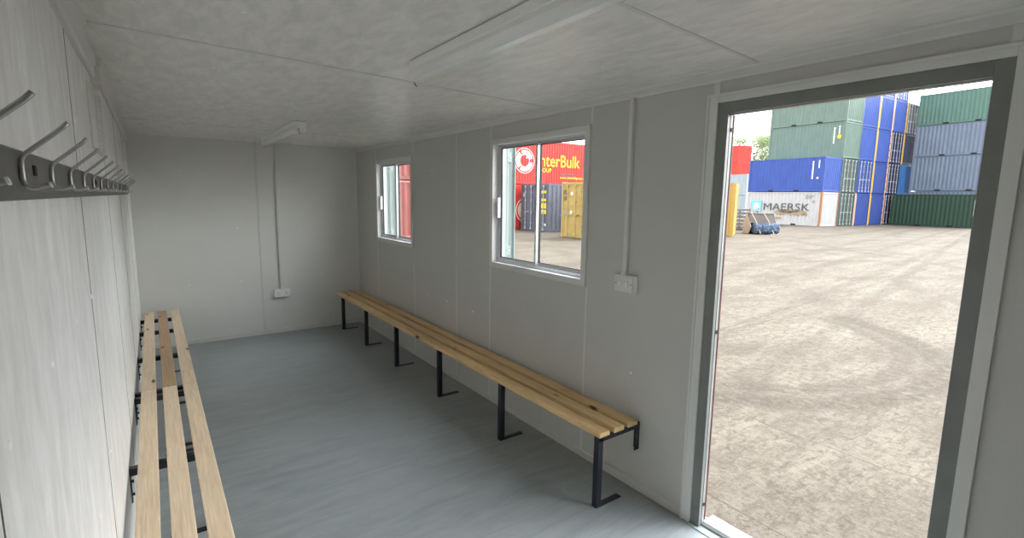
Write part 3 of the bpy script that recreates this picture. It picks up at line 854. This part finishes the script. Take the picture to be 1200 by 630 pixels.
for (cx_, cz_, rx, rz) in ((2.9, 1.02, .75, .17), (1.9, .98, .75, .20), (2.4, 1.10, .9, .14), (3.3, .55, .3, .08), (1.15, .9, .2, .1)):
    pts.append([(cx_ + rx * (1 + .25 * random.uniform(-1, 1)) * math.cos(t * PI / 9), cz_ + rz * (1 + .35 * random.uniform(-1, 1)) * math.sin(t * PI / 9)) for t in range(18)])
flat(pts, 'rust_stain', S['rust'], cA0, lambda s_, z_, d: sd(s_, z_, d + .001), .003)
flat([rect(.55 + .0, 2.30, 1.25, 2.36), rect(.62, 2.20, 1.20, 2.25), rect(.80, 2.10, 1.25, 2.14), rect(.55, 1.80, .68, 1.98)], 'small_marks', S['lt_grey'], cA0, sd)
def vmarks(root, cols, sdf, mat='lt_white', nm='number_marks'):
    pl = []
    for (s0, w_, za, zb, n_) in cols:
        hh = (zb - za) / n_
        for k in range(n_): pl.append(rect(s0, za + hh * k + hh * .12, s0 + w_, za + hh * (k + 1) - hh * .12))
    return flat(pl, nm, S[mat], root, sdf)
vmarks(cA1, [(.80, .11, .95, 2.30, 9), (.38, .09, 1.75, 2.35, 5), (.40, .14, .95, 1.12, 1)], sd)
sB = sideA(6.06)
vmarks(cB2, [(.76, .11, 1.10, 2.35, 8)], sB)
vmarks(cB2, [(.42, .09, 1.80, 2.45, 4)], sB)
flat([ringpoly(.44, 1.62, 0.001, .15, 0, 2 * PI, 12)[k] for k in range(12)], 'yellow_disc', S['lt_yellow'], cB2, sB)
# dark green: yaw -94, side facing -x world is local -y; s from left end (local -x end)
vmarks(cG, [(5.42, .12, .9, 2.15, 8)], lambda s_, z_, d: (-3.03 + s_, -1.223 - d, z_))

# --- seen through the windows
gw = 'containers seen through the windows'
iy = 23.3
bulk0 = container('red container at ground level behind the slate one, cream disc on its side', 16.35 + 6.095, iy + 1.219, GZ, 0, 'red', 12.19, 2.59, group=gw, pitch=.20, dep=.02, pockets=False)
bulk1 = container('red container with big yellow lettering on the second level', 16.35 + 6.095, iy + 1.219, GZ + 2.6, 0, 'red', 12.19, 2.56, group=gw, pitch=.20, dep=.02, pockets=False)
fs = lambda s_, z_, d: (-6.095 + (s_ - 16.35), -1.225 - d, z_ - (GZ + 2.6))
t_ = text('InterBulk', 'lettering', 1.0, S['lt_yellow'], bulk1, fs(18.72, 3.585, 0), (R(90), 0, 0), 3.34, bold=.004)
for v in t_.data.vertices: v.co.y *= 1.02
text('GROUP', 'lettering', .36, S['lt_yellow'], bulk1, fs(18.62, 3.24, 0), (R(90), 0, 0), 1.15, bold=.0)
text('www.interbulkgroup.com', 'lettering', .22, S['lt_yellow'], bulk1, fs(20.46, 2.86, 0), (R(90), 0, 0), 2.3, bold=0.)
pl = []
for k, (w_, h_) in enumerate(((.10, .15), (.10, .19), (.08, .15), (.11, .19), (.09, .15), (.10, .15), (.05, .2))): pl.append(rect(20.55 + k * .19, 3.08 - (h_ - .15), 20.55 + k * .19 + w_, 3.23))
flat(pl, 'dark_marks', S['lt_dark'], bulk1, fs)
cx_, cz_ = 17.75, 3.84
rg = ringpoly(cx_, cz_, .685, .715, 0, 2 * PI, 48) + ringpoly(cx_, cz_, .33, .365, 0, 2 * PI, 36)
for a0, a1 in ((.25, 2.0), (2.25, 3.9), (4.1, 6.1)):
    rg += ringpoly(cx_, cz_, .40, .60, R(0) + a0, a1, 18)
rg += ringpoly(cx_ + .17, cz_ + .19, .001, .06, 0, 2 * PI, 10)
flat(rg, 'round_emblem', S['lt_white'], bulk1, fs)
fs0 = lambda s_, z_, d: (-6.095 + (s_ - 16.35), -1.225 - d, z_ - GZ)
flat(ringpoly(17.9, 1.02, .001, .58, 0, 2 * PI, 32), 'cream_disc', S['lt_cream'], bulk0, fs0)
flat(ringpoly(17.9, 1.02, .68, .73, 0, 2 * PI, 40), 'white_ring', S['lt_white'], bulk0, fs0)

gr = container('slate grey container with yellow door stickers, doors toward the window', 17.30 + 3.03, 20.52 + 1.219, GZ, 180, 'slate', group=gw, rod='pale', pitch=.30)
fd = lambda s_, z_, d: (3.03 - .018 + d, s_, z_)      # door end of a yaw-180 container; local y = -(world y)
flat([rect(.58, 2.08, 1.0, 2.22), rect(.58, 1.66, .98, 1.80), rect(.58, 1.28, .78, 1.56), rect(.82, 1.28, 1.0, 1.56), rect(.58, .98, .76, 1.20), rect(.80, .98, 1.0, 1.20)], 'yellow_sticker', S['lt_yellow'], gr, fd)
flat([rect(.88, .34, 1.0, .46), rect(-1.0, 1.9, -.94, 2.1)], 'white_sticker', S['lt_white'], gr, fd)
ms = container('mustard yellow container with dark round-letter mark, doors toward the window', 16.10 + 3.03, 18.10 - 1.219, GZ, 180, 'mustard', group=gw, rod='mustard', Hc=2.59)
fd2 = lambda s_, z_, d: (3.03 - .016 + d, s_, z_)
yo = 18.10 - 1.219     # local y = yo - world y
t_ = text('m', 'lettering', .50, S['lt_dark'], ms, (3.03 - .012, yo - 17.98, 1.98), (R(90), 0, R(90)), .26, bold=.0)
text('sc', 'lettering', .42, S['lt_dark'], ms, (3.03 - .012, yo - 17.98, 1.74), (R(90), 0, R(90)), .26, bold=.0)
flat([ringpoly(yo - 17.42, 2.05, .001, .085, 0, 2 * PI, 14)[k] for k in range(14)], 'white_disc', S['lt_white'], ms, fd2)
flat([rect(yo - 17.92, 1.05, yo - 17.74, 1.30)], 'grey_sticker', S['lt_grey'], ms, fd2)
flat([rect(yo - 17.50, 1.12, yo - 17.38, 1.25)], 'white_sticker', S['lt_white'], ms, fd2)
container('faded red container filling the far window, ground level', 6.4, 19.7 + 1.219, GZ, 0, 'salmon', 12.19, 2.48, group=gw, frame='salmon_rail', pitch=.278, dep=.03, pockets=False)
container('faded red container filling the far window, upper level', 6.4, 19.7 + 1.219, GZ + 2.49, 0, 'salmon', 12.19, 2.59, group=gw, pitch=.278, dep=.03, pockets=False)

# --- left of the doorway view
th2 = R(117); d2 = Vector((math.cos(th2), math.sin(th2))); w2v = Vector((d2.y, -d2.x))
c = Vector((24.55, 14.28)) + d2 * 1.495 + w2v * 1.219
container('amber yellow container at the left edge of the doorway view', c.x, c.y, GZ, 117, 'yellow', 2.99, 2.72, group='containers at the left of the doorway', pitch=.30, pockets=False)
for k in range(2):
    container(('pale blue-grey container behind the amber one, ground level', 'pale blue-grey container under the red ones, second level')[k], 62.2, 40.0, z(k), -94, 'pale', 12.19, group='containers at the left of the doorway')
for k in range(4):
    container(('far red container, lowest of its stack', 'far red container, second of its stack', 'far red container, third of its stack under the topmost', 'far red container, topmost of its stack beside the tree')[k],
              77.6, 49.0, z(k), 72, 'red_far', 12.19, group='containers at the left of the doorway')

# --- sweeper bucket attachment
swp = tag(empty('sweeper_bucket', (28.1, 14.75, GZ), R(52)), 'grey sweeper bucket with blue-black brush roll on the yard', 'sweeper attachment')
M['bucket'] = steel('dusty_bucket_steel', (.13, .105, .09), .0, .15); M['bucket_pale'] = steel('pale_side_plate', (.52, .49, .42), .0, .12)
hy = .74
prof = [(.55, .02), (-.25, .02), (-.50, .42), (.10, 1.10), (.22, 1.12), (.60, .55)]
for s_ in (-1, 1):
    m = MB(); m.prism(prof, 'y', s_ * hy, s_ * (hy - .03)); m.build('side_plate', M['bucket_pale'], swp)
m = MB()
for a, b in zip([(.05, 1.12), (.60, .55), (.55, .02)], [(.60, .55), (.55, .02), (.10, .02)]):
    dv_ = Vector((b[0] - a[0], b[1] - a[1])).normalized(); nv = Vector((-dv_.y, dv_.x)) * .02
    m.prism([a, b, (b[0] + nv.x, b[1] + nv.y), (a[0] + nv.x, a[1] + nv.y)], 'y', -hy + .03, hy - .03)
m.box((-.02, -hy + .03, 1.06), (.10, hy - .03, 1.14)); m.prism([(-.02, 1.08), (-.34, .62), (-.31, .60), (.02, 1.06)], 'y', -hy + .03, hy - .03)
m.build('hopper', M['bucket'], swp)
# brush roll: bristle discs around a shaft
mbr, ntb, bb = new_mat('blue_black_bristles')
fz = noise(ntb, coords(ntb, (1, 1.2, 1)), 7, 5, .7, 1.)
ntb.links.new(ramp(ntb, fz, [(.38, (.03, .035, .045)), (.55, (.08, .13, .22)), (.72, (.34, .42, .5))]), bb.inputs['Base Color']); bb.inputs['Roughness'].default_value = .8
M['bristle'] = mbr
m = MB(); seg = 40; nr = 22
for i in range(nr):
    y = -hy - .06 + (2 * hy - .1) * i / (nr - 1)
    for q in range(seg):
        a = 2 * PI * q / seg; r = .28 * (1 + .10 * random.uniform(-1, 1)) * (1 if 0 < i < nr - 1 else .85)
        m.v.append((-.42 + r * math.cos(a), y + .02 * random.uniform(-1, 1), .325 + r * math.sin(a)))
for i in range(nr - 1):
    for q in range(seg):
        a = i * seg + q; b = i * seg + (q + 1) % seg; m.f.append((a, b, b + seg, a + seg))
m.f.append(tuple(reversed(range(seg)))); m.f.append(tuple((nr - 1) * seg + q for q in range(seg)))
m.build('brush_roll', M['bristle'], swp)
for (ya, yb_) in ((.62, .30), (-.05, -.42)):
    m = MB(); m.tube([(-.10, ya, 1.22), (-.45, (ya + yb_) / 2, .72), (-.78, yb_, .05)], .028, 8); m.build('support_bar', M['bucket_pale'], swp)
m = MB(); m.box((-.90, -.62, 0), (-.70, -.20, .04)); m.build('foot_plate', M['bucket_pale'], swp)

# --- stack of grey steel stillages behind the bucket
M['stil'] = steel('galvanised_stillage', (.28, .30, .30), .0, .12)
def stillage_meshes():
    m = MB(); w_, d_, h_ = 1.3, .9, .21
    for sx in (-1, 1):
        for sy in (-1, 1): m.box((sx * d_ / 2, sy * w_ / 2, 0), (sx * (d_ / 2 - .06), sy * (w_ / 2 - .06), h_ + .02))
    for sx in (-1, 1): m.box((sx * d_ / 2, -w_ / 2 + .06, .06), (sx * (d_ / 2 - .03), w_ / 2 - .06, .15))
    for sy in (-1, 1): m.box((-d_ / 2 + .06, sy * w_ / 2, .06), (d_ / 2 - .06, sy * (w_ / 2 - .03), .15))
    d = MB(); d.box((-d_ / 2 + .03, -w_ / 2 + .03, .155), (d_ / 2 - .03, w_ / 2 - .03, .18))
    return m.mesh('rim', M['stil']), d.mesh('deck', M['stil'])
fm, dm = stillage_meshes()
nmz = ('on the ground, lowest of six', 'second from the ground', 'third from the ground', 'fourth from the ground', 'fifth from the ground', 'topmost of six')
for k in range(6):
    o = tag(empty('steel_pallet', (31.0, 17.35, GZ + k * .232), R(-4 + (k % 2))), 'grey steel pallet behind the sweeper bucket, %s' % nmz[k], 'steel pallet', 'steel pallets stacked behind the bucket')
    lk('rim', fm, o); lk('deck', dm, o)

# --- tree beyond the containers
def leaf_mat():
    m, nt, b = new_mat('pale_leaves')
    f = noise(nt, coords(nt), .8, 3)
    nt.links.new(ramp(nt, f, [(.3, (.16, .24, .08)), (.7, (.34, .42, .18))]), b.inputs['Base Color']); b.inputs['Roughness'].default_value = .6
    return m
M['leaf'] = leaf_mat(); M['bark'] = paint('grey_bark', (.16, .13, .10), .9)
def tree(x, y, ht, rad, label, seed, nleaf):
    rnd = random.Random(seed)
    root = tag(empty('tree', (x, y, GZ)), label, 'tree', None)
    m = MB(); m.tube([(0, 0, 0), (.1, .05, ht * .3), (0, .1, ht * .6), (.1, 0, ht * .85)], .28, 8, .06)
    tips = []
    for k in range(16):
        a = rnd.uniform(0, 2 * PI); hz = rnd.uniform(.3, .8) * ht; r = rad * rnd.uniform(.5, 1) * (1.15 - abs(hz / ht - .5))
        tip = Vector((r * math.cos(a), r * math.sin(a), hz + rnd.uniform(.1, .25) * ht)); tips.append(tip)
        m.tube([(0, 0, hz), (tip.x * .5, tip.y * .5, hz + (tip.z - hz) * .4), tuple(tip)], .09, 5, .02)
    m.build('trunk', M['bark'], root)
    lf = MB()
    for k in range(nleaf):
        t = tips[rnd.randrange(len(tips))]; c0 = Vector((t.x, t.y, t.z)) * 1.
        p = c0 + Vector((rnd.gauss(0, 1), rnd.gauss(0, 1), rnd.gauss(0, .8))) * rad * .24
        if p.z > ht: continue
        s_ = rnd.uniform(.10, .22)
        u = Vector((rnd.gauss(0, 1), rnd.gauss(0, 1), rnd.gauss(0, 1))).normalized(); v = u.orthogonal().normalized()
        lf.quad([p - u * s_, p - v * s_ * .5, p + u * s_, p + v * s_ * .5])
    me = bpy.data.meshes.new('foliage'); me.from_pydata(lf.v, [], lf.f); me.materials.append(M['leaf'])
    o = bpy.data.objects.new('foliage', me); COL.objects.link(o); o.parent = root
tree(88, 48.6, 13.2, 4.2, 'leafy tree showing between the red and green containers', 5, 16000)

# ------------------------------------------------------------------ light
w = bpy.data.worlds.new('sky'); SC.world = w; w.use_nodes = True
nt = w.node_tree; bg = nt.nodes['Background']
SKY, SKY_GLOW, GLOW_POW = 2.45, 15.0, 6.0
tc = nt.nodes.new('ShaderNodeTexCoord')
sep = nt.nodes.new('ShaderNodeSeparateXYZ'); nt.links.new(tc.outputs['Generated'], sep.inputs[0])
nz = N(nt, 'ShaderNodeTexNoise', Scale=2.2, Detail=5.); nt.links.new(tc.outputs['Generated'], nz.inputs['Vector'])
skyc = ramp(nt, sep.outputs['Z'], [(.0, (.93, .95, .98)), (.5, (.90, .95, 1.0)), (1., (.78, .87, 1.0))])
cl = mixc(nt, ramp(nt, nz.outputs['Fac'], [(.4, 0.), (.65, .7)]), skyc, (1., .99, .97))
# added sky glow beyond the doorway (+x side), shaped to brighten the room
sd_ = Vector((math.cos(R(30)) * math.cos(R(-12)), math.cos(R(30)) * math.sin(R(-12)), math.sin(R(30))))
dt = N(nt, 'ShaderNodeVectorMath', operation='DOT_PRODUCT'); nt.links.new(tc.outputs['Generated'], dt.inputs[0]); dt.inputs[1].default_value = sd_
mxx = N(nt, 'ShaderNodeMath', operation='MAXIMUM'); nt.links.new(dt.outputs['Value'], mxx.inputs[0]); mxx.inputs[1].default_value = 0.
pw = N(nt, 'ShaderNodeMath', operation='POWER'); nt.links.new(mxx.outputs[0], pw.inputs[0]); pw.inputs[1].default_value = GLOW_POW
ml = N(nt, 'ShaderNodeMath', operation='MULTIPLY_ADD'); nt.links.new(pw.outputs[0], ml.inputs[0]); ml.inputs[1].default_value = SKY_GLOW; ml.inputs[2].default_value = SKY
nt.links.new(cl, bg.inputs['Color'])
nt.links.new(ml.outputs[0], bg.inputs['Strength'])

# ------------------------------------------------------------------ camera
cam = bpy.data.cameras.new('camera'); co = bpy.data.objects.new('camera', cam); COL.objects.link(co)
yaw, pit, rol = .6248, -.141, .0143
f = Vector((math.sin(yaw) * math.cos(pit), math.cos(yaw) * math.cos(pit), math.sin(pit)))
r = Vector((math.cos(yaw), -math.sin(yaw), 0)); u = r.cross(f)
r2 = r * math.cos(rol) + u * math.sin(rol); u2 = -r * math.sin(rol) + u * math.cos(rol)
mt = Matrix((r2, u2, -f)).transposed().to_4x4(); mt.translation = (.1718, 0, 1.6967)
co.matrix_world = mt
cam.sensor_width = 36; cam.sensor_fit = 'HORIZONTAL'; cam.lens = 36 * 583.7 / 1200; cam.clip_start = .02; cam.clip_end = 600
SC.camera = co

vs = SC.view_settings
vs.view_transform = 'Standard'; vs.look = 'None'; vs.gamma = 1.0; vs.use_curve_mapping = False
vs.exposure = .40
cy = SC.cycles
cy.max_bounces = 14; cy.diffuse_bounces = 10; cy.glossy_bounces = 4; cy.transparent_max_bounces = 12
cy.use_denoising = True; cy.sample_clamp_indirect = 8
